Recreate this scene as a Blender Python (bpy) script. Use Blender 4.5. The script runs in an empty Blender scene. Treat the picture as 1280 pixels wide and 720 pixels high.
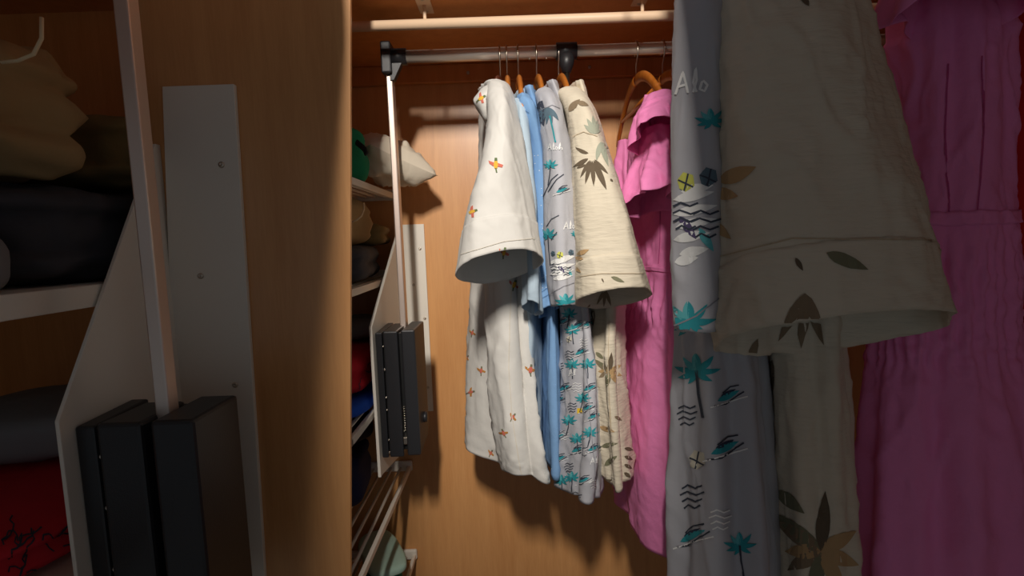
import bpy, bmesh, math, random
from mathutils import Vector, Matrix, noise
from mathutils.bvhtree import BVHTree
from mathutils.geometry import delaunay_2d_cdt

PI = math.pi
H = 1.45                                   # camera height above the floor
F = 640.0                                  # focal length in pixels of the 1280x720 frame
sc = bpy.context.scene
COL = sc.collection
random.seed(4)

# ------------------------------------------------------------------ camera
cd = bpy.data.cameras.new('camera'); cam = bpy.data.objects.new('camera', cd); COL.objects.link(cam)
cd.sensor_width = 36; cd.lens = F / 1280 * 36; cd.clip_start = 0.01
CM = Matrix.Translation((0, 0, H)) @ Matrix.Rotation(math.radians(90 - 5.5), 4, 'X') @ Matrix.Rotation(math.radians(-2.0), 4, 'Z')
cam.matrix_world = CM
sc.camera = cam
CAMP = Vector((0, 0, H)); CR = CM.to_3x3()

# ------------------------------------------------------------------ world, lights, exposure
w = bpy.data.worlds.new('room_light'); sc.world = w; w.use_nodes = True
w.node_tree.nodes['Background'].inputs[0].default_value = (0.82, 0.95, 1.06, 1)
w.node_tree.nodes['Background'].inputs[1].default_value = 0.145
ld = bpy.data.lights.new('ceiling_lamp', 'AREA'); ld.shape = 'RECTANGLE'; ld.size = 0.08; ld.size_y = 0.22; ld.energy = 34
ld.color = (1.0, 0.93, 0.84)
lo = bpy.data.objects.new('ceiling_lamp', ld); COL.objects.link(lo)
lo.location = (-0.10, -0.6, H + 0.88)
lo.rotation_euler = (Vector((0.0, 1.1, H - 0.15)) - lo.location).to_track_quat('-Z', 'Y').to_euler()
vs = sc.view_settings
vs.view_transform = 'Standard'; vs.look = 'None'; vs.gamma = 1; vs.exposure = 0.0; vs.use_curve_mapping = False

# ------------------------------------------------------------------ helpers
def W(px, py, Y):
    """the point at depth Y (metres in front of the camera) seen at a pixel of the photograph"""
    d = CR @ Vector(((px - 640) / F, -(py - 360) / F, -1))
    return CAMP + d * (Y / d.y)

def lin(c):
    return tuple(((v / 255) / 12.92 if v / 255 <= 0.04045 else ((v / 255 + 0.055) / 1.055) ** 2.4) for v in c)

MATS = {}
def mat(name, rgb, rough=0.6, metal=0.0, spec=0.5, var=0.0, vscale=8.0, bump=0.0, bscale=120.0, stretch=(1, 1, 1), sheen=0.0, coat=0.0):
    if name in MATS: return MATS[name]
    m = bpy.data.materials.new(name); m.use_nodes = True; nt = m.node_tree; N = nt.nodes; L = nt.links
    b = N['Principled BSDF']; c = lin(rgb) + (1,)
    b.inputs['Base Color'].default_value = c; b.inputs['Roughness'].default_value = rough
    b.inputs['Metallic'].default_value = metal; b.inputs['Specular IOR Level'].default_value = spec
    b.inputs['Sheen Weight'].default_value = sheen; b.inputs['Coat Weight'].default_value = coat
    tc = N.new('ShaderNodeTexCoord'); mp = N.new('ShaderNodeMapping'); mp.inputs['Scale'].default_value = stretch
    L.new(tc.outputs['Object'], mp.inputs['Vector'])
    if var:
        nz = N.new('ShaderNodeTexNoise'); nz.inputs['Scale'].default_value = vscale; nz.inputs['Detail'].default_value = 5
        L.new(mp.outputs[0], nz.inputs['Vector'])
        mx = N.new('ShaderNodeMix'); mx.data_type = 'RGBA'
        mx.inputs['A'].default_value = tuple(v * (1 - var) for v in c[:3]) + (1,)
        mx.inputs['B'].default_value = tuple(min(1, v * (1 + var)) for v in c[:3]) + (1,)
        L.new(nz.outputs['Fac'], mx.inputs['Factor']); L.new(mx.outputs['Result'], b.inputs['Base Color'])
    if bump:
        nb = N.new('ShaderNodeTexNoise'); nb.inputs['Scale'].default_value = bscale; nb.inputs['Detail'].default_value = 3
        L.new(mp.outputs[0], nb.inputs['Vector'])
        bp = N.new('ShaderNodeBump'); bp.inputs['Strength'].default_value = bump; bp.inputs['Distance'].default_value = 0.003
        L.new(nb.outputs['Fac'], bp.inputs['Height']); L.new(bp.outputs[0], b.inputs['Normal'])
    MATS[name] = m
    return m

def wood(name, a, b_, rough=0.4, coat=0.0, sc_=(14, 14, 0.9), bump=0.06):
    m = bpy.data.materials.new(name); m.use_nodes = True; nt = m.node_tree; N = nt.nodes; L = nt.links
    b = N['Principled BSDF']; tc = N.new('ShaderNodeTexCoord'); mp = N.new('ShaderNodeMapping'); mp.inputs['Scale'].default_value = sc_
    n1 = N.new('ShaderNodeTexNoise'); n1.inputs['Scale'].default_value = 3; n1.inputs['Detail'].default_value = 7; n1.inputs['Distortion'].default_value = 0.6
    n2 = N.new('ShaderNodeTexNoise'); n2.inputs['Scale'].default_value = 26; n2.inputs['Detail'].default_value = 4
    L.new(tc.outputs['Object'], mp.inputs['Vector']); L.new(mp.outputs[0], n1.inputs['Vector']); L.new(mp.outputs[0], n2.inputs['Vector'])
    ad = N.new('ShaderNodeMix'); ad.inputs['Factor'].default_value = 0.35
    L.new(n1.outputs['Fac'], ad.inputs['A']); L.new(n2.outputs['Fac'], ad.inputs['B'])
    cr = N.new('ShaderNodeValToRGB'); cr.color_ramp.elements[0].position = 0.32; cr.color_ramp.elements[1].position = 0.68
    cr.color_ramp.elements[0].color = lin(a) + (1,); cr.color_ramp.elements[1].color = lin(b_) + (1,)
    L.new(ad.outputs['Result'], cr.inputs['Fac']); L.new(cr.outputs[0], b.inputs['Base Color'])
    b.inputs['Roughness'].default_value = rough; b.inputs['Coat Weight'].default_value = coat; b.inputs['Coat Roughness'].default_value = 0.25
    bp = N.new('ShaderNodeBump'); bp.inputs['Strength'].default_value = bump; bp.inputs['Distance'].default_value = 0.001
    L.new(n2.outputs['Fac'], bp.inputs['Height']); L.new(bp.outputs[0], b.inputs['Normal'])
    MATS[name] = m
    return m

def link(name, me, m, parent=None, smooth=True):
    o = bpy.data.objects.new(name, me); COL.objects.link(o)
    if m: me.materials.append(m)
    if smooth:
        me.polygons.foreach_set('use_smooth', [True] * len(me.polygons))
    if parent: o.parent = parent; o.matrix_parent_inverse = parent.matrix_world.inverted()
    return o

def mesh(name, V, Fc, m, parent=None, smooth=True):
    me = bpy.data.meshes.new(name); me.from_pydata([tuple(v) for v in V], [], Fc); me.update()
    return link(name, me, m, parent, smooth)

def thing(name, loc, label, cat, group=None):
    o = bpy.data.objects.new(name, None); COL.objects.link(o); o.empty_display_size = 0.02
    o.location = loc; o.matrix_world = Matrix.Translation(loc)
    o['label'] = label; o['category'] = cat
    if group: o['group'] = group
    return o

def tag(o, label, cat, group=None):
    o['label'] = label; o['category'] = cat
    if group: o['group'] = group
    return o

def struct(o, label=None):
    o['kind'] = 'structure'
    if label: o['label'] = label
    return o

def box(name, lo_, hi, m, parent=None, bev=0.0015, seg=2):
    bm = bmesh.new(); bmesh.ops.create_cube(bm, size=1)
    c = [(a + b) / 2 for a, b in zip(lo_, hi)]; s = [b - a for a, b in zip(lo_, hi)]
    for v in bm.verts: v.co = Vector((c[i] + v.co[i] * s[i] for i in range(3)))
    if bev: bmesh.ops.bevel(bm, geom=bm.edges[:], offset=min(bev, min(s) * 0.45), segments=seg, affect='EDGES', profile=0.5)
    me = bpy.data.meshes.new(name); bm.to_mesh(me); bm.free()
    return link(name, me, m, parent, False)

def prism(name, poly, axis, a, b, m, parent=None, bev=0.001):
    """polygon (two coords) extruded along axis from a to b"""
    n = len(poly)
    def pt(p, t):
        q = list(p); q.insert(axis, t); return q
    V = [pt(p, a) for p in poly] + [pt(p, b) for p in poly]
    Fc = [list(range(n))[::-1], list(range(n, 2 * n))] + [[i, (i + 1) % n, n + (i + 1) % n, n + i] for i in range(n)]
    me = bpy.data.meshes.new(name); me.from_pydata(V, [], Fc)
    bm = bmesh.new(); bm.from_mesh(me); bmesh.ops.recalc_face_normals(bm, faces=bm.faces[:])
    if bev: bmesh.ops.bevel(bm, geom=bm.edges[:], offset=bev, segments=2, affect='EDGES', profile=0.5)
    bm.to_mesh(me); bm.free()
    return link(name, me, m, parent, False)

def sweep(name, pts, r, m, parent=None, n=12, flat=1.0, closed=False, rr=None):
    """round bar along a polyline; flat squeezes the section sideways"""
    pts = [Vector(p) for p in pts]; V = []; Fc = []; k = len(pts)
    ref = Vector((0, 0, 1))
    up = None
    for i, p in enumerate(pts):
        t = (pts[min(i + 1, k - 1)] - pts[max(i - 1, 0)]).normalized()
        if up is None:
            up = ref - t * ref.dot(t)
            if up.length < 1e-3: up = Vector((0, 1, 0)) - t * t.y
        else:
            up = up - t * up.dot(t)
        up.normalize(); s = t.cross(up)
        rad = rr[i] if rr else r
        for j in range(n):
            a = 2 * PI * j / n
            V.append(p + up * (math.cos(a) * rad) + s * (math.sin(a) * rad * flat))
    for i in range(k - 1):
        for j in range(n):
            Fc.append([i * n + j, i * n + (j + 1) % n, (i + 1) * n + (j + 1) % n, (i + 1) * n + j])
    Fc.append(list(range(n))); Fc.append([(k - 1) * n + j for j in range(n)][::-1])
    o = mesh(name, V, Fc, m, parent)
    bm = bmesh.new(); bm.from_mesh(o.data); bmesh.ops.recalc_face_normals(bm, faces=bm.faces[:]); bm.to_mesh(o.data); bm.free()
    return o

def screw(p, m, parent, r=0.0035, d=(0, -1, 0)):
    d = Vector(d); q = d.to_track_quat('Z', 'Y'); V = []; n = 10
    for rad, h in ((1, 0), (1, .25), (.75, .5), (.25, .55), (.2, .25)):
        for j in range(n):
            a = 2 * PI * j / n
            V.append(Vector(p) + q @ Vector((math.cos(a) * rad * r, math.sin(a) * rad * r, h * r)))
    Fc = [[i * n + j, i * n + (j + 1) % n, (i + 1) * n + (j + 1) % n, (i + 1) * n + j] for i in range(4) for j in range(n)]
    Fc.append([4 * n + j for j in range(n)])
    return mesh('screw', V, Fc, m, parent)

# ---- cloth
def cat(vals, t):
    """Catmull-Rom through equally listed values at t in [0, n-1]"""
    n = len(vals); i = min(int(t), n - 2); f = t - i
    g = lambda k: vals[max(0, min(n - 1, k))]
    a, b, c, d = g(i - 1), g(i), g(i + 1), g(i + 2)
    m1 = (c - a) * 0.5; m2 = (d - b) * 0.5
    if i == 0: m1 = c - b
    if i == n - 2: m2 = c - b
    f2 = f * f; f3 = f2 * f
    return (2 * f3 - 3 * f2 + 1) * b + (f3 - 2 * f2 + f) * m1 + (-2 * f3 + 3 * f2) * c + (f3 - f2) * m2

def tube_cloth(name, lv, m, parent, seed=0, N=96, rows=70, folds=(), wr=0.0018, ws=(22, 22, 5), ridge=0.0, ridge_rows=0.25, t0=0.0, t1=1.0, grow=0.0, thick=0.0012, shirr=None, closed_top=True, hemwave=0.0):
    """hanging cloth tube. lv rows: (py, xl, xr, Y, dy, skew, tilt, amp)
    py level of the tube's middle, xl/xr its sides in pixels at depth Y, dy half depth, skew sideways lean of the far side,
    tilt how far (m) the near rim lies above the far rim, amp fold depth (m)"""
    K = len(lv); D = []
    for (py, xl, xr, Y, dy, sk, ti, am, *ro) in lv:
        a = W(xl, py, Y); b = W(xr, py, Y)
        D.append(((a.x + b.x) / 2, (b.x - a.x) / 2, Y, (a.z + b.z) / 2, dy, sk, ti, am, ro[0] if ro else 0.0))
    rnd = random.Random(seed); ph = [rnd.uniform(0, 6.28) for _ in folds]
    off = Vector((seed * 3.17, seed * 1.3, seed * 0.7)); V = []; Fc = []
    for r in range(rows + 1):
        s = t0 + (t1 - t0) * r / rows; t = s * (K - 1)
        cx, a, Y, z, dy, sk, ti, am, ro = [cat([d[q] for d in D], t) for q in range(9)]
        for j in range(N):
            th = 2 * PI * j / N; c_, s_ = math.cos(th), math.sin(th)
            # slightly squared section
            fo = sum(A * math.sin(k * th + p + 1.2 * math.sin(3 * s + p)) for (k, A), p in zip(folds, ph)) * am
            nx, ny = c_ * max(dy, 1e-3), s_ * max(a, 1e-3); l = math.hypot(nx, ny) or 1; nx /= l; ny /= l
            P = Vector((cx + a * c_ + sk * s_ + nx * (fo + grow), Y + dy * s_ + ny * (fo + grow), z - ti * s_ + ro * c_))
            if ridge and s < ridge_rows: P.z += ridge * (1 - abs(s_)) * (1 - s / ridge_rows) ** 0.7
            if hemwave and s > 0.8: P.z += hemwave * math.sin(3 * th + seed) * (s - 0.8) / 0.2
            if wr:
                q = Vector((P.x * ws[0], P.y * ws[1], P.z * ws[2])) + off
                q2 = Vector((P.x * 45 + P.z * 30, P.y * 45, P.z * 40 - P.x * 25)) + off
                q3 = Vector((P.x * 17 + P.z * 5, P.y * 17, P.z * 6 - P.x * 5)) + off * 2
                cre = max(0.0, 1 - abs(noise.noise(q3)) / 0.16) ** 1.5 + 0.6 * max(0.0, 1 - abs(noise.noise(q3 * 2.1 + off)) / 0.18) ** 1.5
                dsp = (noise.noise(q) + 0.7 * abs(noise.noise(q2)) + cre - 0.6) * wr
                if shirr and shirr[0] < s < shirr[1]:
                    e = min(1, (s - shirr[0]) * 20, (shirr[1] - s) * 20)
                    dsp += e * 0.0028 * (math.sin(th * 34 + 3 * noise.noise(q2 * 0.6)) + 0.9 * noise.noise(Vector((th * 14, P.z * 150, seed))))
                P.x += nx * dsp; P.y += ny * dsp; P.z += 0.4 * dsp
            V.append(P)
    for r in range(rows):
        for j in range(N):
            Fc.append([r * N + j, (r + 1) * N + j, (r + 1) * N + (j + 1) % N, r * N + (j + 1) % N])
    if t0 == 0.0 and closed_top:
        c0 = len(V); V.append(sum((V[j] for j in range(N)), Vector()) / N + Vector((0, 0, ridge * 0.3)))
        for j in range(N): Fc.append([c0, j, (j + 1) % N])
    o = mesh(name, V, Fc, m, parent)
    if thick:
        md = o.modifiers.new('thickness', 'SOLIDIFY'); md.thickness = thick; md.offset = 0
    return o

def sheet(name, rowsP, m, parent, seed=0, wr=0.002, sub=8, thick=0.0014):
    """open cloth sheet through a coarse net of points (rows of equal length), smoothed"""
    R = len(rowsP); C = len(rowsP[0]); nr = (R - 1) * sub; nc = (C - 1) * sub; V = []; Fc = []
    for i in range(nr + 1):
        for j in range(nc + 1):
            tmp = [Vector([cat([rowsP[r][c][q] for c in range(C)], j / sub) for q in range(3)]) for r in range(R)]
            P = Vector([cat([tmp[r][q] for r in range(R)], i / sub) for q in range(3)])
            d = noise.noise(P * 28 + Vector((seed, 0, 0))) * wr
            P.y += d; P.x += 0.5 * d
            V.append(P)
    for i in range(nr):
        for j in range(nc):
            a = i * (nc + 1) + j; Fc.append([a, a + 1, a + nc + 2, a + nc + 1])
    o = mesh(name, V, Fc, m, parent)
    md = o.modifiers.new('thickness', 'SOLIDIFY'); md.thickness = thick; md.offset = 0
    return o

class Printer:
    """flat print laid on a garment: polygons are dropped onto the cloth and follow its folds"""
    def __init__(self, objs):
        V = []; Fc = []; dg = None
        for o in objs:
            b = len(V); mw = o.matrix_world
            mw = (o.parent.matrix_world @ o.matrix_parent_inverse @ o.matrix_basis) if o.parent else o.matrix_basis
            V += [mw @ v.co for v in o.data.vertices]
            Fc += [[b + i for i in p.vertices] for p in o.data.polygons]
        self.bvh = BVHTree.FromPolygons(V, Fc); self.data = {}
    def poly(self, pts, col, step=3.0, lift=0.0015):
        n = len(pts); xs = [p[0] for p in pts]; ys = [p[1] for p in pts]
        P = []
        for i in range(n):
            a, b = Vector(pts[i]), Vector(pts[(i + 1) % n]); k = max(1, int((b - a).length / step))
            P += [a.lerp(b, q / k) for q in range(k)]
        m_ = len(P); E = [(i, (i + 1) % m_) for i in range(m_)]
        x = min(xs) + step * 0.5
        while x < max(xs):
            y = min(ys) + step * 0.5
            while y < max(ys): P.append(Vector((x, y))); y += step
            x += step
        try: r = delaunay_2d_cdt(P, E, [], 1, 1e-4)
        except Exception: return
        v2, fs = r[0], r[2]; hit = []
        for p in v2:
            d = (W(p[0], p[1], 1.0) - CAMP).normalized()
            h = self.bvh.ray_cast(CAMP, d, 2.0)
            hit.append(None if h[0] is None else (h[0] + (h[1] if h[1].dot(d) < 0 else -h[1]) * lift, h[3]))
        V, Fc = self.data.setdefault(col, ([], []))
        for f in fs:
            if any(hit[i] is None for i in f): continue
            dd = [hit[i][1] for i in f]
            if max(dd) - min(dd) > 0.02: continue
            b = len(V); V += [hit[i][0] for i in f]; Fc.append([b, b + 1, b + 2])
    def stroke(self, pts, wd, col, lift=0.0018, taper=True):
        P = [Vector(p) for p in pts]; Q = []
        for i in range(len(P) - 1):
            k = max(1, int((P[i + 1] - P[i]).length / 2.5)); Q += [P[i].lerp(P[i + 1], j / k) for j in range(k)]
        Q.append(P[-1]); A = []; B = []
        for i, p in enumerate(Q):
            t = Q[min(i + 1, len(Q) - 1)] - Q[max(i - 1, 0)]
            if t.length == 0: t = Vector((1, 0))
            nrm = Vector((-t.y, t.x)).normalized() * wd * 0.5
            A.append(p + nrm); B.append(p - nrm)
        for i in range(len(Q) - 1):
            self.quad([A[i], A[i + 1], B[i + 1], B[i]], col, lift)
    def quad(self, q, col, lift):
        hit = []
        for p in q:
            d = (W(p[0], p[1], 1.0) - CAMP).normalized(); h = self.bvh.ray_cast(CAMP, d, 2.0)
            if h[0] is None: return
            hit.append((h[0] + (h[1] if h[1].dot(d) < 0 else -h[1]) * lift, h[3]))
        dd = [h[1] for h in hit]
        if max(dd) - min(dd) > 0.02: return
        V, Fc = self.data.setdefault(col, ([], [])); b = len(V); V += [h[0] for h in hit]; Fc.append([b, b + 1, b + 2, b + 3])
    def leaf(self, x, y, ang, ln, wd, col, bend=0.0):
        """pointed blade from (x, y) outwards; ang in degrees, 0 right, 90 down"""
        a = math.radians(ang); A = []; B = []
        for i in range(9):
            t = i / 8; c = a + bend * t; px = x + math.cos(c) * ln * t; py = y + math.sin(c) * ln * t
            h = wd * 0.5 * math.sin(PI * t ** 0.8) ** 0.9
            A.append((px - math.sin(c) * h, py + math.cos(c) * h)); B.append((px + math.sin(c) * h, py - math.cos(c) * h))
        self.poly(A + B[1:-1][::-1], col, step=min(5, max(2.5, wd * 0.5)))
    def done(self, parent, name='print'):
        for col, (V, Fc) in self.data.items():
            if Fc: mesh(name, V, Fc, MATS[col], parent)['kind'] = 'stuff'

def lump(name, c, size, m, parent=None, seed=0, rot=0.0, layers=1, e=0.45, rough=0.18, tilt=0.0, roll=0.0, U=40, Vn=26):
    """soft folded cloth: squared cushion whose sides bulge in layers, crumpled by noise; c is the middle of its underside"""
    sx, sy, sz = [v / 2 for v in size]; V = []; Fc = []; R = Matrix.Rotation(rot, 3, 'Z') @ Matrix.Rotation(tilt, 3, 'X') @ Matrix.Rotation(roll, 3, 'Y')
    sg = lambda v, p: math.copysign(abs(v) ** p, v)
    for i in range(Vn + 1):
        ph = -PI / 2 + PI * i / Vn
        for j in range(U):
            th = 2 * PI * j / U
            h = sg(math.sin(ph), e)
            lay = 1 - 0.10 * (1 - abs(math.sin(PI * layers * (h * 0.5 + 0.5)))) ** 2 if layers > 1 else 1
            P = Vector((sx * sg(math.cos(ph), e) * sg(math.cos(th), e) * lay, sy * sg(math.cos(ph), e) * sg(math.sin(th), e) * lay, sz * h))
            q = P * 13 + Vector((seed * 5.1, seed * 2.3, 0)); d = noise.noise(q) + 0.5 * noise.noise(q * 2.3) - 0.5 * abs(noise.noise(q * 1.6 + Vector((9, 0, 0))))
            P += P.normalized() * d * rough * min(sx, sy, sz)
            P.z += sz; V.append(Vector(c) + R @ P)
    for i in range(Vn):
        for j in range(U): Fc.append([i * U + j, i * U + (j + 1) % U, (i + 1) * U + (j + 1) % U, (i + 1) * U + j])
    zmin = c[2]
    for v in V:
        if v.z < zmin and not (tilt or roll): v.z = zmin
    return mesh(name, V, Fc, m, parent)

# ------------------------------------------------------------------ materials
wood('veneer', (204, 144, 88), (220, 162, 104), 0.42, 0.35)
wood('veneer_upper', (192, 120, 58), (210, 138, 74), 0.5, 0.1)
wood('hanger_wood', (176, 96, 28), (206, 126, 48), 0.35, 0.3)
wood('hanger_dark', (84, 34, 20), (110, 50, 28), 0.35, 0.3)
mat('white_board', (232, 226, 214), 0.45, var=0.03)
mat('white_wire', (232, 222, 208), 0.4)
mat('cream_paint', (226, 196, 164), 0.5, var=0.05)
mat('satin', (226, 208, 196), 0.42, 0.75)
mat('chrome', (222, 208, 194), 0.28, 0.45)
mat('steel', (196, 186, 172), 0.28, 1.0)
mat('black_plastic', (34, 34, 37), 0.42, bump=0.08, bscale=500)
mat('black_dark', (14, 14, 15), 0.5)
mat('white_cotton', (216, 213, 207), 0.85, var=0.03, bump=0.5, bscale=34)
mat('white_seam', (214, 206, 192), 0.9)
mat('pale_blue_cotton', (176, 194, 208), 0.85, var=0.05, bump=0.5, bscale=34)
mat('blue_cotton', (122, 162, 206), 0.85, var=0.06, bump=0.5, bscale=34)
mat('blue_seam', (88, 124, 170), 0.9)
mat('grey_cotton', (182, 182, 188), 0.85, var=0.06, bump=0.45, bscale=34)
mat('grey_seam', (140, 140, 148), 0.9)
mat('cream_cotton', (214, 203, 182), 0.88, var=0.05, vscale=20, bump=0.5, bscale=40, stretch=(1, 1, 5))
mat('cream_seam', (190, 172, 144), 0.9)
mat('pink_cotton', (246, 142, 198), 0.85, var=0.06, bump=0.5, bscale=70)
mat('pink_seam', (196, 78, 138), 0.9)
mat('red_cotton', (206, 24, 20), 0.8, var=0.08, bump=0.4, bscale=60)
for n_, c_ in dict(p_red=(206, 110, 92), p_yellow=(226, 176, 60), p_green=(96, 112, 70), p_ochre=(190, 130, 60), p_brown=(98, 84, 66), p_sage=(160, 164, 146), p_taupe=(134, 116, 92), p_olive=(120, 118, 92),
                   p_tan=(186, 152, 108), p_teal=(42, 148, 158), p_aqua=(92, 178, 184), p_navy=(44, 54, 76), p_ink=(56, 62, 76), p_white=(238, 238, 236), p_purple=(86, 74, 112), p_lime=(206, 206, 96), p_pale=(206, 200, 182), p_slate=(86, 108, 122), p_sun=(230, 190, 40)).items():
    mat(n_, c_, 0.85)
mat('khaki', (164, 134, 90), 0.9, var=0.1, bump=0.5, bscale=40)
mat('khaki_edge', (224, 200, 160), 0.9)
mat('olive_cloth', (124, 102, 60), 0.9, var=0.1, bump=0.5, bscale=40)
mat('charcoal_cloth', (62, 62, 68), 0.9, var=0.12, bump=0.5, bscale=40)
mat('grey_cloth', (128, 128, 130), 0.9, var=0.1, bump=0.5, bscale=40)
mat('off_white_cloth', (226, 214, 194), 0.85, var=0.05, bump=0.4, bscale=30)
mat('green_cloth', (18, 132, 88), 0.85, var=0.12, bump=0.6, bscale=50)
mat('black_cloth', (28, 26, 30), 0.8, var=0.1)
mat('red_cloth', (222, 34, 52), 0.85, var=0.08, bump=0.4, bscale=40)
mat('blue_cloth', (30, 92, 214), 0.85, var=0.1, bump=0.4, bscale=40)
mat('navy_cloth', (36, 46, 88), 0.85, var=0.1, bump=0.4, bscale=40)
mat('teal_cloth', (26, 120, 108), 0.85, var=0.15, bump=0.4, bscale=40)
mat('mint_cloth', (176, 206, 190), 0.85, var=0.1, bump=0.4, bscale=40)
mat('flower_cloth', (150, 128, 96), 0.9, var=0.75, vscale=45, bump=0.4, bscale=40)
mat('floor_stone', (214, 200, 178), 0.5, var=0.08, vscale=4)
mat('plain_wall', (206, 190, 166), 0.85, var=0.03)

# ------------------------------------------------------------------ the closet shell
YW = 1.30                                                    # back wall
struct(box('wall_back', (-1.42, YW, 0), (1.05, YW + 0.02, H + 0.95), MATS['veneer'], bev=0), 'orange brown wood veneer back wall of the closet')
struct(box('floor', (-1.42, -2.0, -0.02), (1.05, YW + 0.02, 0), MATS['floor_stone'], bev=0))
struct(box('wall_left', (-1.42, -0.35, 0), (-1.40, YW + 0.02, H + 0.95), MATS['veneer'], bev=0))
struct(box('wall_right', (1.05, -0.35, 0), (1.07, YW + 0.02, H + 0.95), MATS['veneer'], bev=0))

ZS = W(640, 80, YW).z                                        # underside of the top shelf
t = thing('closet_shelf', (0, 1.1, ZS), 'wide brown wooden shelf above the hanging rods', 'shelf')
box('board', (-0.525, 0.90, ZS), (1.05, YW, ZS + 0.022), MATS['veneer_upper'], t)
zb0 = W(640, 103, YW).z
b_ = box('batten', (-0.525, YW - 0.018, zb0), (1.05, YW, ZS), MATS['veneer_upper'], t, bev=0.003)
for px, py in ((585, 91), (737, 84)):
    p = W(px, py, YW - 0.018); screw((p.x, YW - 0.018, p.z), MATS['steel'], t, 0.0042)

# old closet rail under the shelf
YR = 0.965
zr = W(640, 26.5, YR).z
t = thing('closet_rail', (0, YR, zr), 'cream painted round closet rail screwed under the top shelf', 'rail')
sweep('tube', [(-0.525, YR, zr), (1.05, YR, zr)], 0.0088, MATS['cream_paint'], t, n=20)
for px in (531, 803):
    x = W(px, 20, YR).x
    br = box('bracket_plate', (x - 0.013, YR - 0.035, ZS - 0.003), (x + 0.013, YR + 0.035, ZS), MATS['cream_paint'], t, bev=0.0012)
    sweep('stem', [(x, YR, ZS - 0.002), (x, YR, zr)], 0.0032, MATS['cream_paint'], br)
    screw((x, YR + 0.024, ZS - 0.003), MATS['steel'], br, 0.0036, (0, 0, -1)); screw((x, YR - 0.024, ZS - 0.003), MATS['steel'], br, 0.0036, (0, 0, -1))

# ------------------------------------------------------------------ pull-down wardrobe lift
YP = 1.05
pc = W(487, 74, YP); zrod = W(640, 66.5, YP).z
xp = pc.x
lift = thing('wardrobe_lift', (xp, YP, H - 0.4), 'chrome pull-down rod with black gearbox on white bracket left of the white shirt', 'wardrobe lift')
xt = W(706, 66, YP).x
rodA = sweep('rod', [(xp + 0.01, YP, zrod), (xt, YP, zrod)], 0.0122, MATS['chrome'], lift, n=28)
rodB = sweep('rod', [(xt, YP, zrod), (1.05, YP, zrod)], 0.0112, MATS['chrome'], lift, n=28)
# corner connector
cn = box('corner_connector', (xp - 0.014, YP - 0.018, zrod - 0.034), (xp + 0.006, YP + 0.018, zrod + 0.026), MATS['black_plastic'], lift, bev=0.003)
sweep('socket', [(xp, YP, zrod), (xp + 0.034, YP, zrod)], 0.0160, MATS['black_plastic'], cn, n=20)
prism('gusset', [(xp, zrod - 0.01), (xp + 0.026, zrod - 0.012), (xp + 0.008, zrod - 0.046), (xp, zrod - 0.046)], 1, YP - 0.008, YP + 0.008, MATS['black_plastic'], cn)
# T connector and pull handle
tc = sweep('tee_connector', [(xt - 0.017, YP, zrod), (xt + 0.023, YP, zrod)], 0.0165, MATS['black_plastic'], lift, n=22)
sweep('collar', [(xt + 0.003, YP, zrod - 0.006), (xt + 0.003, YP, zrod - 0.026), (xt + 0.003, YP, zrod - 0.041)], 0.016, MATS['black_plastic'], tc, n=18, rr=[0.017, 0.014, 0.0085])
sweep('pull_handle', [(xt + 0.003, YP, zrod - 0.03), (xt + 0.004, YP, zrod - 0.42)], 0.0055, MATS['steel'], lift, n=14)
for px in (662, 683):
    x = W(px, 76, YP).x; screw((x, YP, zrod - 0.0122), MATS['steel'], lift, 0.003, (0, 0, -1))
# arm
zbox = W(503, 408, YP).z
arm = box('arm', (xp - 0.008, YP - 0.005, zbox - 0.2), (xp + 0.004, YP + 0.02, zrod - 0.034), MATS['satin'], lift, bev=0.002)
# bracket: wall plate and projecting fin
pl0 = W(503, 281, YW); pl1 = W(543, 513, YW)
plate = box('wall_plate', (pl0.x, YW - 0.006, pl1.z), (pl1.x - 0.002, YW, pl0.z), MATS['white_board'], lift, bev=0.001)
for px, py in ((525, 311), (517, 356), (531, 398), (523, 442), (535, 484)):
    p = W(px, py, YW - 0.006); screw((p.x, YW - 0.006, p.z), MATS['steel'], plate, 0.0036)
XF = pl0.x
def atX(px, py, X):
    d = CR @ Vector(((px - 640) / F, -(py - 360) / F, -1)); return CAMP + d * (X / d.x)
f1 = atX(463, 410, XF); f2 = atX(478, 594, XF)
yf = (f1.y + f2.y) / 2
fin = prism('bracket_fin', [(YW, pl0.z), (YW - 0.02, pl0.z), (yf, f1.z), (yf, f2.z), (yf + 0.012, f2.z), (YW - 0.1, pl1.z - 0.06), (YW, pl1.z)], 0, XF - 0.006, XF, MATS['white_board'], lift)
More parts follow.
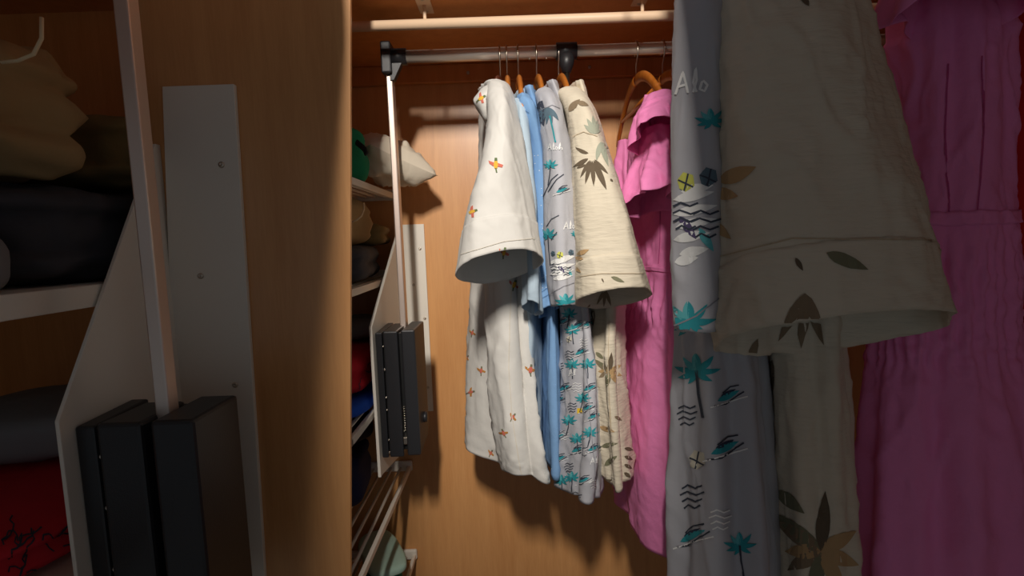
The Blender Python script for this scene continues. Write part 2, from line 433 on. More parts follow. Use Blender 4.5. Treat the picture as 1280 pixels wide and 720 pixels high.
# gearbox on the fin
def gearbox(parent, X0, x1, y0, y1, zt, zb, k=1.0):
    w_ = x1 - X0
    prism('back_cover', [(y0 + 0.004 * k, zt - 0.003 * k), (y1, zt), (y1, zb), (y0 + 0.004 * k, zb)], 0, X0, X0 + w_ * 0.16, MATS['black_plastic'], parent, 0.002 * k)
    mb = prism('gear_housing', [(y0, zt), (y1 - 0.01 * k, zt), (y1 - 0.01 * k, zb + 0.01 * k), (y0, zb + 0.002 * k)], 0, X0 + w_ * 0.20, X0 + w_ * 0.56, MATS['black_plastic'], parent, 0.003 * k)
    prism('core', [(y0 + 0.014 * k, zt - 0.006 * k), (y1, zt - 0.006 * k), (y1, zb + 0.004 * k), (y0 + 0.014 * k, zb + 0.012 * k)], 0, X0 + w_ * 0.1, X0 + w_ * 0.75, MATS['black_dark'], parent, 0.001)
    ch = prism('arm_housing', [(y0 - 0.004 * k, zt + 0.002 * k), (y1 - 0.004 * k, zt + 0.002 * k), (y1 - 0.004 * k, zb + 0.03 * k), (y1 - 0.02 * k, zb + 0.012 * k), (y0 - 0.004 * k, zb + 0.006 * k)], 0, X0 + w_ * 0.66, x1, MATS['black_plastic'], parent, 0.003 * k)
    sweep('pivot_knob', [(x1 - 0.002 * k, (y0 + y1) / 2, zb + (zt - zb) * 0.25), (x1 + 0.006 * k, (y0 + y1) / 2, zb + (zt - zb) * 0.25)], 0.011 * k, MATS['black_plastic'], ch, n=18)
    for q in (0.12, 0.3, 0.52, 0.62, 0.86, 0.96):
        screw((X0 + w_ * 0.18, y0 + 0.006 * k, zt - (zt - zb) * q), MATS['steel'], parent, 0.0022 * k)
    xs = X0 + w_ * 0.61
    coils = [(xs + 0.0035 * k * math.cos(i * 1.1), y0 + 0.010 * k + 0.0035 * k * math.sin(i * 1.1), zt - (zt - zb) * (0.60 + 0.2 * i / 60)) for i in range(61)]
    sweep('spring', coils, 0.0009 * k, MATS['steel'], parent, n=6)
    box('latch', (xs - 0.005 * k, y0 + 0.004 * k, zt - (zt - zb) * 0.90), (xs + 0.005 * k, y0 + 0.014 * k, zt - (zt - zb) * 0.84), MATS['steel'], parent)
gb0 = W(472, 410, yf + 0.01); gb1 = W(520, 408, yf + 0.01); gz = W(500, 414, yf + 0.01).z; gzb = W(480, 574, yf + 0.01).z
gearbox(lift, XF + 0.001, W(519, 430, yf + 0.01).x, yf + 0.012, yf + 0.12, gz, gzb)

# ------------------------------------------------------------------ wire shelves on the left
XE = XF - 0.010
shelf_z = [W(486, 227, 1.05).z - 0.004, atX(480, 350, XE).z, atX(460, 525, XE).z, atX(515, 580, XE).z, atX(521, 690, XE).z]
shelf_lab = ['white wire shelf at the top holding the green and cream cloths', 'white wire shelf holding khaki and charcoal trousers behind the bracket',
             'white wire shelf holding the red printed cloth', 'white wire shelf below the gearbox with bare bars showing', 'lowest white wire shelf with rounded end plate at the bottom edge']
XS0 = -0.50; SY0 = 0.84
for k, z in enumerate(shelf_z):
    t = thing('wire_shelf', ((XE + XS0) / 2, 1.0, z), shelf_lab[k], 'shelf', 'wire shelves along the left')
    box('side_rail', (XE - 0.009, SY0, z - 0.012), (XE, YW - 0.006, z + 0.002), MATS['white_wire'], t, bev=0.002)
    box('side_rail', (XS0, SY0, z - 0.012), (XS0 + 0.009, YW - 0.006, z + 0.002), MATS['white_wire'], t, bev=0.002)
    ep = box('end_plate', (XS0, YW - 0.012, z - 0.014), (XE + 0.003, YW - 0.001, z + 0.014), MATS['white_wire'], t, bev=0.005, seg=3)
    box('front_rail', (XS0, SY0, z - 0.012), (XE, SY0 + 0.008, z + 0.002), MATS['white_wire'], t, bev=0.002)
    nb = 9; me0 = None
    for i in range(1, nb):
        x = XE - 0.004 - (XE - XS0 - 0.008) * i / nb
        if me0 is None:
            o = sweep('bar', [(x, SY0 + 0.004, z - 0.004), (x, YW - 0.008, z - 0.004)], 0.0035, MATS['white_wire'], t, n=8); me0 = o.data; x0 = x
        else:
            o = bpy.data.objects.new('bar', me0); COL.objects.link(o); o.parent = t; o.matrix_parent_inverse = t.matrix_world.inverted(); o.location.x = x - x0
for y in (SY0 + 0.03,):   # upright carrying the shelves, behind the near panel
    t = thing('shelf_upright', (XS0 - 0.012, y, 0), 'white upright post carrying the wire shelves', 'upright')
    box('post', (XS0 - 0.024, y - 0.012, 0), (XS0, y + 0.012, ZS), MATS['white_wire'], t)

def onshelf(k, px, py, Y): return W(px, py, Y)

z = shelf_z[0] + 0.002
# top shelf content
def P3(px, py, Y): return W(px, py, Y)
def pillow(name, c, half, h, m, rot, tilt, roll, seed):
    V = []; Fc = []; n = 24; R_ = Matrix.Rotation(tilt, 3, 'X') @ Matrix.Rotation(roll, 3, 'Y') @ Matrix.Rotation(rot, 3, 'Z')
    for sd in (1, -1):
        for i in range(n + 1):
            for j in range(n + 1):
                u, v = -1 + 2 * i / n, -1 + 2 * j / n
                q = Vector((u * half * (1 - 0.10 * (1 - v * v)), v * half * (1 - 0.10 * (1 - u * u)), sd * h * ((1 - u * u) * (1 - v * v)) ** 0.45))
                d = noise.noise(q * 22 + Vector((seed, sd, 0))) * 0.016 * (1 - max(abs(u), abs(v)) ** 4) + abs(noise.noise(q * 48 + Vector((seed, sd, 5)))) * 0.012 * (1 - max(abs(u), abs(v)) ** 6)
                q.z += d
                V.append(Vector(c) + R_ @ q)
    m1 = (n + 1) ** 2
    for i in range(n):
        for j in range(n):
            a = i * (n + 1) + j
            Fc.append([a, a + n + 1, a + n + 2, a + 1]); Fc.append([m1 + a, m1 + a + 1, m1 + a + n + 2, m1 + a + n + 1])
    return mesh(name, V, Fc, m)
pp = W(484, 200, 1.17)
t = pillow('pillow', (pp.x, 1.17, z + 0.058), 0.085, 0.05, MATS['off_white_cloth'], 0.75, -0.15, 0.30, 3)
tag(t, 'cream cloth pillow drooping over the top wire shelf edge', 'pillow')
p = W(446, 168, 1.02)
tag(lump('green_garment', (p.x - 0.026, 1.035, z), (0.075, 0.09, 0.10), MATS['green_cloth'], None, 7, 0.3, e=0.8, rough=0.55), 'crumpled green cloth beside the cream pillow on the top shelf', 'clothes')
tag(sweep('strap', [W(446, 178, 1.0), W(452, 183, 0.99), W(456, 187, 0.985), W(458, 192, 0.98)], 0.006, MATS['black_cloth'], None, flat=0.5), 'short black strap hanging by the green cloth', 'strap')

z = shelf_z[1] + 0.003
tag(lump('folded_trousers', (-0.365, 1.08, z), (0.15, 0.30, 0.075), MATS['charcoal_cloth'], None, 11, 0.15, 2, 0.5, 0.3), 'folded charcoal trousers under the khaki ones behind the chrome arm', 'trousers')
tag(lump('grey_cloth', (-0.345, 0.95, z), (0.09, 0.09, 0.045), MATS['grey_cloth'], None, 12, 0.3, 1, 0.6, 0.4), 'small grey cloth on the shelf edge beside charcoal trousers', 'clothes')
tag(lump('folded_trousers', (-0.36, 1.205, z + 0.072), (0.15, 0.125, 0.05), MATS['olive_cloth'], None, 13, 0.1, 2, 0.5, 0.35), 'folded olive trousers between khaki and charcoal ones on wire shelf', 'trousers')
kh = thing('khaki_trousers', (-0.37, 1.04, z + 0.074), 'folded khaki trousers with pale piping on the wire shelf', 'trousers')
kb = lump('folded_cloth', (-0.366, 1.04, z + 0.074), (0.135, 0.18, 0.09), MATS['khaki'], kh, 14, -0.1, 3, 0.45, 0.28)
sweep('piping', [W(438, 278, .955), W(446, 275, .96), W(452, 270, .965), W(455, 262, .98), W(455, 254, 1.0)], 0.0016, MATS['khaki_edge'], kh, n=6)

z = shelf_z[2] + 0.003
tag(lump('folded_shirt', (-0.375, 1.08, z), (0.17, 0.36, 0.035), MATS['blue_cloth'], None, 21, 0.1, 1, 0.5, 0.3), 'bright blue folded cloth under the red printed one', 'clothes')
rt = thing('red_shirt', (-0.375, 1.08, z + 0.035), 'folded red cloth with black line drawings left of the gearbox', 'clothes')
rb = lump('folded_cloth', (-0.375, 1.07, z + 0.033), (0.165, 0.32, 0.085), MATS['red_cloth'], rt, 22, 0.05, 2, 0.5, 0.25)
pr = Printer([rb]); rnd = random.Random(5)
for i in range(16):
    x, y = rnd.uniform(437, 468), rnd.uniform(456, 508); pts = [(x, y)]
    a = rnd.uniform(0, 6.28)
    for s in range(5):
        a += rnd.uniform(-1.4, 1.4); pts.append((pts[-1][0] + 3 * math.cos(a), pts[-1][1] + 3 * math.sin(a)))
    pr.stroke(pts, 0.9, 'p_ink')
pr.done(rt, 'line_drawing')
tag(lump('grey_bag', (-0.37, 1.14, z + 0.117), (0.15, 0.15, 0.05), MATS['grey_cloth'], None, 23, 0.4, 1, 0.7, 0.4), 'grey cloth bag lying on the red printed cloth', 'bag')

z = shelf_z[3] + 0.003
tag(lump('navy_trousers', (-0.42, 1.13, z), (0.15, 0.16, 0.13), MATS['navy_cloth'], None, 31, 0.1, 3, 0.4, 0.2), 'folded navy cloth on the wire shelf below the bracket', 'clothes')
tag(lump('black_bag', (-0.41, 1.15, z + 0.13), (0.15, 0.15, 0.075), MATS['black_cloth'], None, 32, 0.5, 1, 0.7, 0.4), 'shiny black bag lying on the navy cloth', 'bag')
z = shelf_z[4] + 0.003
tag(lump('flower_dress', (-0.445, 1.10, z), (0.10, 0.20, 0.13), MATS['flower_cloth'], None, 33, 0.2, 3, 0.5, 0.3), 'brown patterned folded cloth under the bare wire bars', 'clothes')
tag(lump('cream_cloth', (-0.42, 0.925, z), (0.14, 0.12, 0.19), MATS['off_white_cloth'], None, 34, 0.2, 4, 0.5, 0.2), 'cream folded cloth on the lowest wire shelf', 'clothes')
tag(lump('teal_shirt', (-0.34, 1.18, z), (0.09, 0.19, 0.06), MATS['teal_cloth'], None, 35, 0.3, 1, 0.6, 0.4), 'teal green folded cloth on the lowest wire shelf', 'clothes')
tag(lump('mint_shirt', (-0.34, 1.18, z + 0.06), (0.095, 0.19, 0.03), MATS['mint_cloth'], None, 36, 0.5, 1, 0.6, 0.4), 'pale mint cloth lying over the teal cloth', 'clothes')
tag(lump('navy_shirt', (-0.35, 1.03, z), (0.08, 0.09, 0.05), MATS['navy_cloth'], None, 37, 0.2, 1, 0.6, 0.4), 'dark navy cloth at the front of the lowest wire shelf', 'clothes')

# ------------------------------------------------------------------ hangers
def hanger(px, label, m='hanger_wood', yaw=0.0, Y=YP, z=None, arm_=0.195, drop=0.095, neck=0.052, rodr=0.0122, bar=False, group='wooden hangers on the chrome rod', x=None):
    z = zrod if z is None else z
    x = W(px, 64, Y).x if x is None else x
    t = thing('clothes_hanger', (x, Y, z - neck), label, 'hanger', group)
    R = rodr + 0.0022; dx, dy = math.sin(yaw), math.cos(yaw)
    pts = []
    for i in range(15):
        a = math.radians(-50 + 230 * i / 14); pts.append((x + dx * -R * math.cos(a) * -1 * 0, Y + R * math.cos(a), z + R * math.sin(a)))
    pts = pts[::1]
    pts += [(x, Y - R, z - 0.014), (x, Y - R * 0.5, z - 0.024), (x, Y, z - 0.03), (x, Y, z - neck - 0.01)]
    sweep('hook', pts, 0.0016, MATS['steel'], t, n=8)
    for s in (-1, 1):
        q = []; rr = []
        for i in range(13):
            u = i / 12; d = arm_ * u
            q.append((x + s * d * dx, Y + s * d * dy, z - neck - 0.008 - drop * (u ** 1.35) + 0.012 * math.sin(PI * u)))
            rr.append(0.0105 - 0.0025 * u if i < 12 else 0.005)
        sweep('arm', q, 0.012, MATS[m], t, n=12, flat=0.55, rr=rr)
    if bar:
        sweep('trouser_bar', [(x - 0.15 * dx, Y - 0.15 * dy, z - neck - 0.06), (x + 0.15 * dx, Y + 0.15 * dy, z - neck - 0.06)], 0.004, MATS[m], t)
    return t
hanger(624.5, 'dark reddish brown wooden hanger inside the white shirt', 'hanger_dark', yaw=0.08)
hanger(633, 'orange wooden hanger carrying the pale grey-blue shirt', yaw=0.0)
hanger(647, 'orange wooden hanger carrying the blue shirt')
hanger(670, 'orange wooden hanger carrying the grey palm print shirt')
hanger(697.5, 'orange wooden hanger carrying the cream leaf shirt by the black tee connector')
hanger(795, 'orange wooden hanger carrying the pink dress', bar=True, arm_=0.19)
hanger(828, 'orange wooden hanger at the right carrying the red garment', arm_=0.19)

# ------------------------------------------------------------------ garments on the chrome rod
FB = ((4, 1.0), (7, 0.6), (11, 0.35))
# --- white shirt with small figures
t = thing('white_shirt', W(640, 590, 0.95), 'white short-sleeved shirt with tiny coloured figures, first on the rod', 'shirt')
body = tube_cloth('body', [(128, 600, 640, 1.05, 0.15, 0.00, 0, 0.0), (150, 600, 643, 1.05, 0.15, -0.01, 0, 0.1), (250, 598, 650, 1.05, 0.145, -0.025, 0, 0.5),
     (350, 594, 650, 1.045, 0.14, -0.036, 0, 0.8), (450, 594, 654, 1.035, 0.14, -0.044, 0, 1.0), (530, 597, 660, 1.03, 0.14, -0.048, 0, 1.1), (564, 600, 664, 1.03, 0.135, -0.05, 0, 1.2)],
     MATS['white_cotton'], t, seed=1, folds=((3, 0.009), (5, 0.012), (9, 0.005)), ridge=0.012, wr=0.004, hemwave=0.012, rows=90, N=120)
slv = [(104, 612, 628, 0.93, 0.02, 0, 0.0, 0.0), (109, 609, 636, 0.91, 0.035, 0, 0.0, 0.0), (124, 608, 643, 0.88, 0.05, 0, 0, 0.2), (155, 609, 648, 0.845, 0.056, 0, 0, 0.5), (205, 600, 655, 0.82, 0.06, 0, 0.0, 0.8), (265, 583, 664, 0.805, 0.056, 0, 0.012, 0.9, 0.004), (334, 571, 678, 0.79, 0.055, 0, 0.026, 0.6, 0.011)]
sl = tube_cloth('sleeve', slv, MATS['white_cotton'], t, seed=2, folds=((2, 0.004), (3, 0.003), (5, 0.002)), wr=0.0016, rows=70)
cf = tube_cloth('cuff', slv, MATS['white_cotton'], t, seed=2, folds=((2, 0.004), (3, 0.003), (5, 0.002)), wr=0.0016, rows=14, t0=0.88, t1=1.0, grow=0.001)
fs = tube_cloth('sleeve', [(150, 606, 630, 1.19, 0.03, 0, 0, 0), (200, 602, 634, 1.22, 0.035, 0, 0, .3), (300, 596, 640, 1.23, 0.04, 0, 0, .6)], MATS['white_cotton'], t, seed=3, folds=((3, 0.004),), rows=24, N=48)
# collar flap leaning to the left
col = sheet('collar', [[W(630, 108, .93), W(618, 104, .90), W(604, 109, .895), W(596, 119, .90)],
                       [W(630, 118, .89), W(617, 114, .862), W(602, 121, .86), W(592, 126, .875)],
                       [W(622, 134, .90), W(615, 138, .872), W(606, 146, .87), W(597, 138, .89)],
                       [W(618, 152, .92), W(613, 156, .90), W(609, 158, .90), W(604, 148, .92)]], MATS['white_cotton'], t, 4)
pr = Printer([body, sl, cf, col])
def figure(x, y, s=1.0, c=('p_red', 'p_yellow', 'p_green'), rot=0.0):
    def T(p): 
        ca, sa = math.cos(rot), math.sin(rot); return (x + s * (p[0] * ca - p[1] * sa), y + s * (p[0] * sa + p[1] * ca))
    pr.poly([T(p) for p in ((-1.6, -4), (1.6, -4), (2.6, 0), (1.6, 4.5), (-1.6, 4.5), (-2.4, 0))], c[1], 2)
    pr.poly([T(p) for p in ((-1.5, -2), (-8, -4.5), (-7, -1), (-2.5, 2.2))], c[0], 2)
    pr.poly([T(p) for p in ((1.5, -2), (8, 0.5), (7, 3.4), (1.5, 2.2))], c[0], 2)
    pr.poly([T(p) for p in ((-1.2, -7.5), (1.4, -7.5), (1.8, -3.6), (-1.5, -3.6))], c[2], 2)
    pr.stroke([T((0, 4)), T((1, 9))], 1.6 * s, c[2])
for x, y, s, r in ((620, 206, 1.1, 0), (591, 265, 0.9, 1.2), (630, 316, 0.9, 0.2), (602, 123, 0.8, 1.0), (642, 356, 0.9, 0.3), (663, 462, 0.9, 0.1), (641, 521, .7, .6), (630, 541, .7, -.4), (614, 566, .6, .5), (591, 416, .6, .3), (584, 447, .5, .7), (602, 463, .7, .1), (589, 490, .7, 1.3), (634, 262, 0, 0)):
    if s: figure(x, y, s, c=('p_red', 'p_yellow', 'p_green') if y < 400 else ('p_ochre', 'p_red', 'p_olive'), rot=r)
pr.stroke([(640, 345), (637, 400), (636, 460), (640, 520), (650, 585), (655, 600)], 1.0, 'white_seam')
pr.stroke([(577, 318), (600, 311), (630, 302), (668, 298)], 0.7, 'white_seam')
pr.done(t)

# --- pale grey-blue shirt
t = thing('pale_blue_shirt', W(655, 560, 1.0), 'pale grey-blue shirt squeezed between the white and blue shirts', 'shirt')
tube_cloth('body', [(138, 640, 660, 1.06, 0.15, 0, 0, 0), (200, 642, 668, 1.06, 0.15, 0.0, 0, .3), (330, 642, 672, 1.06, 0.15, 0, 0, .7), (480, 642, 674, 1.06, 0.15, 0, 0, 1), (535, 642, 674, 1.06, 0.15, 0, 0, 1)],
     MATS['pale_blue_cotton'], t, seed=5, folds=((3, 0.003), (7, 0.003)), ridge=0.015, rows=50)
ps = tube_cloth('sleeve', [(126, 640, 652, 0.90, 0.02, 0, 0, 0), (145, 644, 660, 0.875, 0.03, 0, 0, .3), (220, 650, 668, 0.86, 0.03, 0, 0, .6), (300, 653, 673, .86, 0.03, 0, 0.0, .8), (365, 655, 676, .855, 0.03, 0, 0.012, 1), (385, 655, 677, .855, 0.03, 0, 0.016, 1, -0.006)],
     MATS['pale_blue_cotton'], t, seed=6, folds=((3, 0.003), (5, 0.002)), rows=50)
# --- blue shirt
t = thing('blue_shirt', W(684, 600, 1.0), 'light blue shirt with stitched seams left of the palm print shirt', 'shirt')
bb = tube_cloth('body', [(136, 648, 668, 1.05, 0.16, 0.0, 0, 0), (200, 664, 686, 1.05, 0.15, 0.0, 0, .3), (330, 672, 692, 1.04, 0.14, -0.004, 0, .7), (480, 675, 696, 1.03, 0.13, -0.006, 0, 1), (566, 677, 698, 1.03, 0.12, -0.006, 0, 1)],
     MATS['blue_cotton'], t, seed=8, folds=((3, 0.004), (6, 0.003)), ridge=0.015, rows=60)
bs = tube_cloth('sleeve', [(122, 645, 662, 0.90, 0.03, 0, 0, 0), (142, 651, 672, 0.885, 0.04, 0, 0, .2), (200, 664, 685, 0.90, 0.035, 0, 0, .6), (300, 669, 692, .90, 0.035, 0, 0.0, .8), (365, 671, 695, .895, 0.035, 0, 0.01, 1), (390, 671, 695, .895, 0.035, 0, 0.014, 1, 0.006)],
     MATS['blue_cotton'], t, seed=9, folds=((3, 0.004), (5, 0.002)), rows=50)
pr = Printer([bb, bs])
pr.stroke([(646, 140), (654, 136), (662, 141)], 0.8, 'blue_seam'); pr.stroke([(673, 368), (690, 355)], .7, 'blue_seam'); pr.stroke([(672, 376), (692, 364)], .7, 'blue_seam')
pr.stroke([(688, 400), (687, 450), (683, 520), (681, 570)], 0.9, 'blue_seam')
rnd = random.Random(2)
for i in range(30):
    x, y = rnd.uniform(668, 688), rnd.uniform(190, 360); pr.quad([Vector((x - .5, y - .4)), Vector((x + .5, y - .4)), Vector((x + .5, y + .4)), Vector((x - .5, y + .4))], 'p_white', .001)
pr.done(t)

# --- palm print shirt
def palm(pr, x, y, s, trunk=30, lean=4, c='p_teal'):
    for a, l in ((200, 9), (165, 11), (135, 10), (100, 8), (60, 9), (20, 11), (-20, 10), (-70, 8), (240, 8)):
        pr.leaf(x, y, a, l * s, 3.0 * s, c if a % 40 else 'p_aqua', bend=0.4 if a > 90 else -0.4)
    if trunk: pr.stroke([(x, y + 1), (x + lean * .3, y + trunk * .5), (x + lean, y + trunk)], 1.3 * s, 'p_ink')
def waves(pr, x, y, s, col='p_ink'):
    for k in range(4):
        w_ = (12 - 2 * abs(k - 1)) * s
        pr.stroke([(x - w_ / 2, y + k * 3.2 * s), (x - w_ / 5, y + k * 3.2 * s - 1.6 * s), (x + w_ / 6, y + k * 3.2 * s), (x + w_ / 2, y + k * 3.2 * s - 1.4 * s)], 0.8 * s, col)
def canoe(pr, x, y, s, c='p_teal', ang=-25):
    pr.stroke([(x - 9 * s, y + 6 * s), (x - 2 * s, y + 5 * s), (x + 3 * s, y + 1.5 * s), (x + 10 * s, y - 3 * s)], .9 * s, 'p_ink'); pr.stroke([(x - 4 * s, y - 2 * s), (x + 1 * s, y - 6 * s), (x + 7 * s, y - 7 * s)], .8 * s, 'p_ink')
    pr.leaf(x - 7 * s, y + 3 * s, ang, 16 * s, 4 * s, c); pr.leaf(x - 5 * s, y - 0 * s, ang, 11 * s, 2.4 * s, 'p_navy')
    pr.stroke([(x - 11 * s, y + 7 * s), (x, y + 3.5 * s), (x + 12 * s, y)], .8 * s, 'p_white')
def aloha(pr, x, y, s, slope=-0.12, n=5, col='p_white'):
    G = [[(0, 0), (3, -9), (5, 0)], [(1, -3), (4.6, -3.6)], [(7, 0), (8.4, -5), (8, -10), (7, -4), (8.4, 0)], [(10.5, -4), (9.6, -1), (11.5, 0), (12.6, -2.4), (11.2, -4.2), (10.2, -3.6)],
         [(14, 0), (15.5, -6), (15, -10), (14.2, -3), (14.4, 0), (16, -3.6), (17.4, -3), (17.6, 0)], [(21.5, -3.6), (19.8, -3), (19.8, -.4), (21.4, -.6), (22, -3.8), (22.2, -.4), (23.4, -.2)]]
    for g in G[:n + 1]:
        pr.stroke([(x + p[0] * s, y + p[1] * s + slope * p[0] * s) for p in g], 1.0 * s, col)
def umbrella(pr, x, y, s, c):
    pr.poly([(x - 3.4 * s, y - 1 * s), (x - 1 * s, y - 4.2 * s), (x + 3 * s, y - 3 * s), (x + 3.6 * s, y + 1.4 * s), (x, y + 4 * s), (x - 2.6 * s, y + 2.6 * s)], c, 2.5)
    pr.stroke([(x - 3 * s, y - 1 * s), (x + 3 * s, y + 2 * s)], .7 * s, 'p_ink'); pr.stroke([(x + 1 * s, y - 3.6 * s), (x - .6 * s, y + 3.6 * s)], .7 * s, 'p_ink')

t = thing('palm_print_shirt', W(725, 620, 0.95), 'grey shirt printed with teal palms, waves and white handwriting left of the cream leaf shirt', 'shirt')
gb = tube_cloth('body', [(132, 672, 692, 1.05, 0.17, 0.0, 0, 0), (200, 690, 714, 1.03, 0.16, 0.0, 0, .3), (330, 692, 726, 1.0, 0.15, -0.004, 0, .7), (430, 694, 738, .98, 0.14, -0.008, 0, 1), (520, 694, 744, .97, 0.13, -0.01, 0, 1.2), (589, 690, 748, .97, 0.12, -0.01, 0, 1.2)],
     MATS['grey_cotton'], t, seed=13, folds=((3, 0.006), (6, 0.009), (10, 0.004)), ridge=0.015, wr=0.004, rows=90, N=120, hemwave=0.008)
gs = tube_cloth('sleeve', [(112, 674, 686, 0.91, 0.02, 0, 0, 0), (117, 669, 692, 0.90, 0.032, 0, 0, 0), (135, 672, 700, 0.87, 0.045, 0, 0, .2), (190, 680, 712, 0.86, 0.05, 0, 0, .6), (270, 682, 720, .85, 0.05, 0, 0.0, .8), (350, 686, 722, .845, 0.05, 0, 0.004, 1), (382, 690, 723, .845, 0.05, 0, 0.008, 1)],
     MATS['grey_cotton'], t, seed=14, folds=((2, 0.003), (5, 0.002)), rows=60)
pr = Printer([gb, gs])
pr.poly([(671, 128), (679, 126), (683, 140), (681, 158), (674, 150)], 'p_ink', 3)
for a in (60, 80, 100, 120, 140, 40): pr.leaf(684, 134, a, 22, 5, 'p_slate', bend=0.2)
pr.stroke([(688, 145), (692, 162), (695, 178)], 1.6, 'p_teal')
aloha(pr, 686, 187, 0.9, 0.05, 4); palm(pr, 689, 206, 0.85, 26, -3)
for x in (684, 690): pr.stroke([(x - 4, 246 - (x - 684)), (x + 6, 225), (x + 14, 218)], 1.0, 'p_ink')
canoe(pr, 702, 238, 0.9); aloha(pr, 704, 287, 1.05, -0.1, 3); palm(pr, 686, 293, 1.05, 38, 3)
pr.stroke([(684, 283), (690, 274), (699, 269)], .9, 'p_ink'); pr.stroke([(690, 300), (697, 290)], .9, 'p_ink')
palm(pr, 719, 292, 0.6, 0)
for x, y, l in ((687, 329, 26), (689, 336, 30), (688, 343, 30), (692, 349, 24), (700, 324, 18)): pr.leaf(x, y, -12, l, 6.5, 'p_white')
umbrella(pr, 692, 317, 0.8, 'p_slate'); umbrella(pr, 700, 319, 1.1, 'p_lime'); umbrella(pr, 713, 316, 1.0, 'p_slate')
waves(pr, 696, 331, 1.1); waves(pr, 708, 335, 1.0); pr.leaf(698, 332, 50, 12, 4, 'p_purple'); pr.leaf(709, 336, 60, 11, 4, 'p_aqua')
palm(pr, 707, 376, 1.2, 0); pr.stroke([(688, 368), (704, 358), (720, 352)], .7, 'grey_seam'); pr.stroke([(671, 140), (690, 132), (699, 136)], .7, 'grey_seam')
rnd = random.Random(8)
for x, y, k in ((712, 392, 'p'), (722, 407, 'c'), (712, 424, 'u'), (700, 418, 'w'), (736, 405, 'c'), (713, 440, 'w'), (700, 455, 'w'), (712, 470, 'a'), (716, 505, 'w'), (729, 497, 'p'), (737, 485, 'c'), (725, 514, 's'), (738, 540, 'p'), (700, 573, 'c'), (722, 548, 'p'),
                (722, 562, 'c'), (703, 600, 'p'), (716, 596, 'p'), (738, 580, 'a'), (722, 616, 'w'), (706, 540, 'w'), (735, 455, 'p'), (742, 520, 'c'), (730, 425, 'w'), (698, 500, 'c'), (742, 600, 'w'), (704, 402, 'c'), (726, 440, 'c'), (716, 455, 'p'), (706, 485, 'c'), (722, 480, 'w'), (734, 510, 'c'), (712, 525, 'p'), (700, 545, 'c'), (730, 560, 'w'), (742, 560, 'c'), (712, 580, 'w'), (730, 600, 'c'), (716, 412, 'p')):
    if k == 'p': palm(pr, x, y, 0.95, 18, rnd.uniform(-4, 4))
    elif k == 'c': canoe(pr, x, y, 0.95)
    elif k == 'w': waves(pr, x, y, 1.0, rnd.choice(('p_ink', 'p_white', 'p_navy')))
    elif k == 'u': umbrella(pr, x, y, 1.0, 'p_pale')
    elif k == 'a': aloha(pr, x, y, .9, -.2, 2)
    else: pr.poly([(x - 3, y - 4), (x + 3, y - 4), (x + 4, y + 2), (x - 3, y + 3)], 'p_sun', 2)
pr.stroke([(730, 400), (732, 450), (738, 520), (744, 600)], .8, 'grey_seam')
pr.done(t)

# --- cream leaf shirt
def leafshirt_prints(pr, S, ox, oy, part):
    """leaf fans; S scale, (ox, oy) origin so that photograph pixel (x, y) -> (ox + S x, oy + S y)"""
    Q = lambda x, y: (ox + S * x, oy + S * y)
    def lf(x, y, a, l, w_, c, b=0.0): q = Q(x, y); pr.leaf(q[0], q[1], a, l * S, w_ * S, c, b)
    if 'top' in part:
        for a, l, w_ in ((118, 22, 4), (103, 27, 5), (86, 29, 5), (66, 36, 7), (48, 22, 4), (150, 20, 4.5)): lf(740 + 5 * math.cos(math.radians(a)), 196 + 5 * math.sin(math.radians(a)), a, l * 1.12, w_ * 1.1, 'p_brown')
        lf(736, 192, 190, 18, 4.5, 'p_brown', 0.3); lf(733, 206, 160, 12, 3.5, 'p_brown')
        for a, l in ((-118, 22), (-100, 24), (-82, 20), (-60, 14), (-140, 18)): lf(744, 168, a, l, 5.5, 'p_sage')
        for a, l in ((72, 32), (50, 24), (100, 24)): lf(750, 178, a, l, 6, 'p_sage')
        lf(712, 140, -60, 20, 8, 'p_taupe', 0.2); lf(722, 128, 20, 14, 6, 'p_taupe')
        lf(762, 224, 45, 5, 2.4, 'p_brown')
    if 'cuff' in part:
        lf(722, 318, -22, 16, 6, 'p_tan'); lf(720, 322, 10, 10, 5, 'p_tan'); lf(718, 333, 40, 12, 4, 'p_tan')
        lf(764, 346, 22, 18, 5, 'p_olive'); lf(752, 348, 60, 6, 2, 'p_brown')
        for a in (70, 95, 120): lf(756, 362, a, 22, 4.5, 'p_taupe')
    if 'body' in part:
        lf(742, 385, 92, 26, 5, 'p_brown'); lf(737, 380, 110, 22, 4, 'p_taupe')
        for a, l, c in ((180, 14, 'p_tan'), (150, 15, 'p_taupe'), (100, 22, 'p_olive'), (60, 18, 'p_tan'), (20, 16, 'p_tan'), (-30, 16, 'p_tan'), (-85, 24, 'p_brown'), (-140, 24, 'p_olive'), (215, 22, 'p_taupe')): lf(762, 464, a, l, 6, c)
        lf(750, 533, 20, 20, 6, 'p_tan'); lf(752, 558, -12, 20, 6, 'p_olive'); lf(756, 582, -40, 20, 7, 'p_olive'); lf(768, 520, 30, 10, 4, 'p_taupe')
        for k in range(4): lf(780, 560 + 10 * k, 15 + 8 * k, 11, 4.5, 'p_brown')
        lf(752, 604, -20, 14, 6, 'p_brown'); lf(745, 440, 40, 14, 5, 'p_olive')

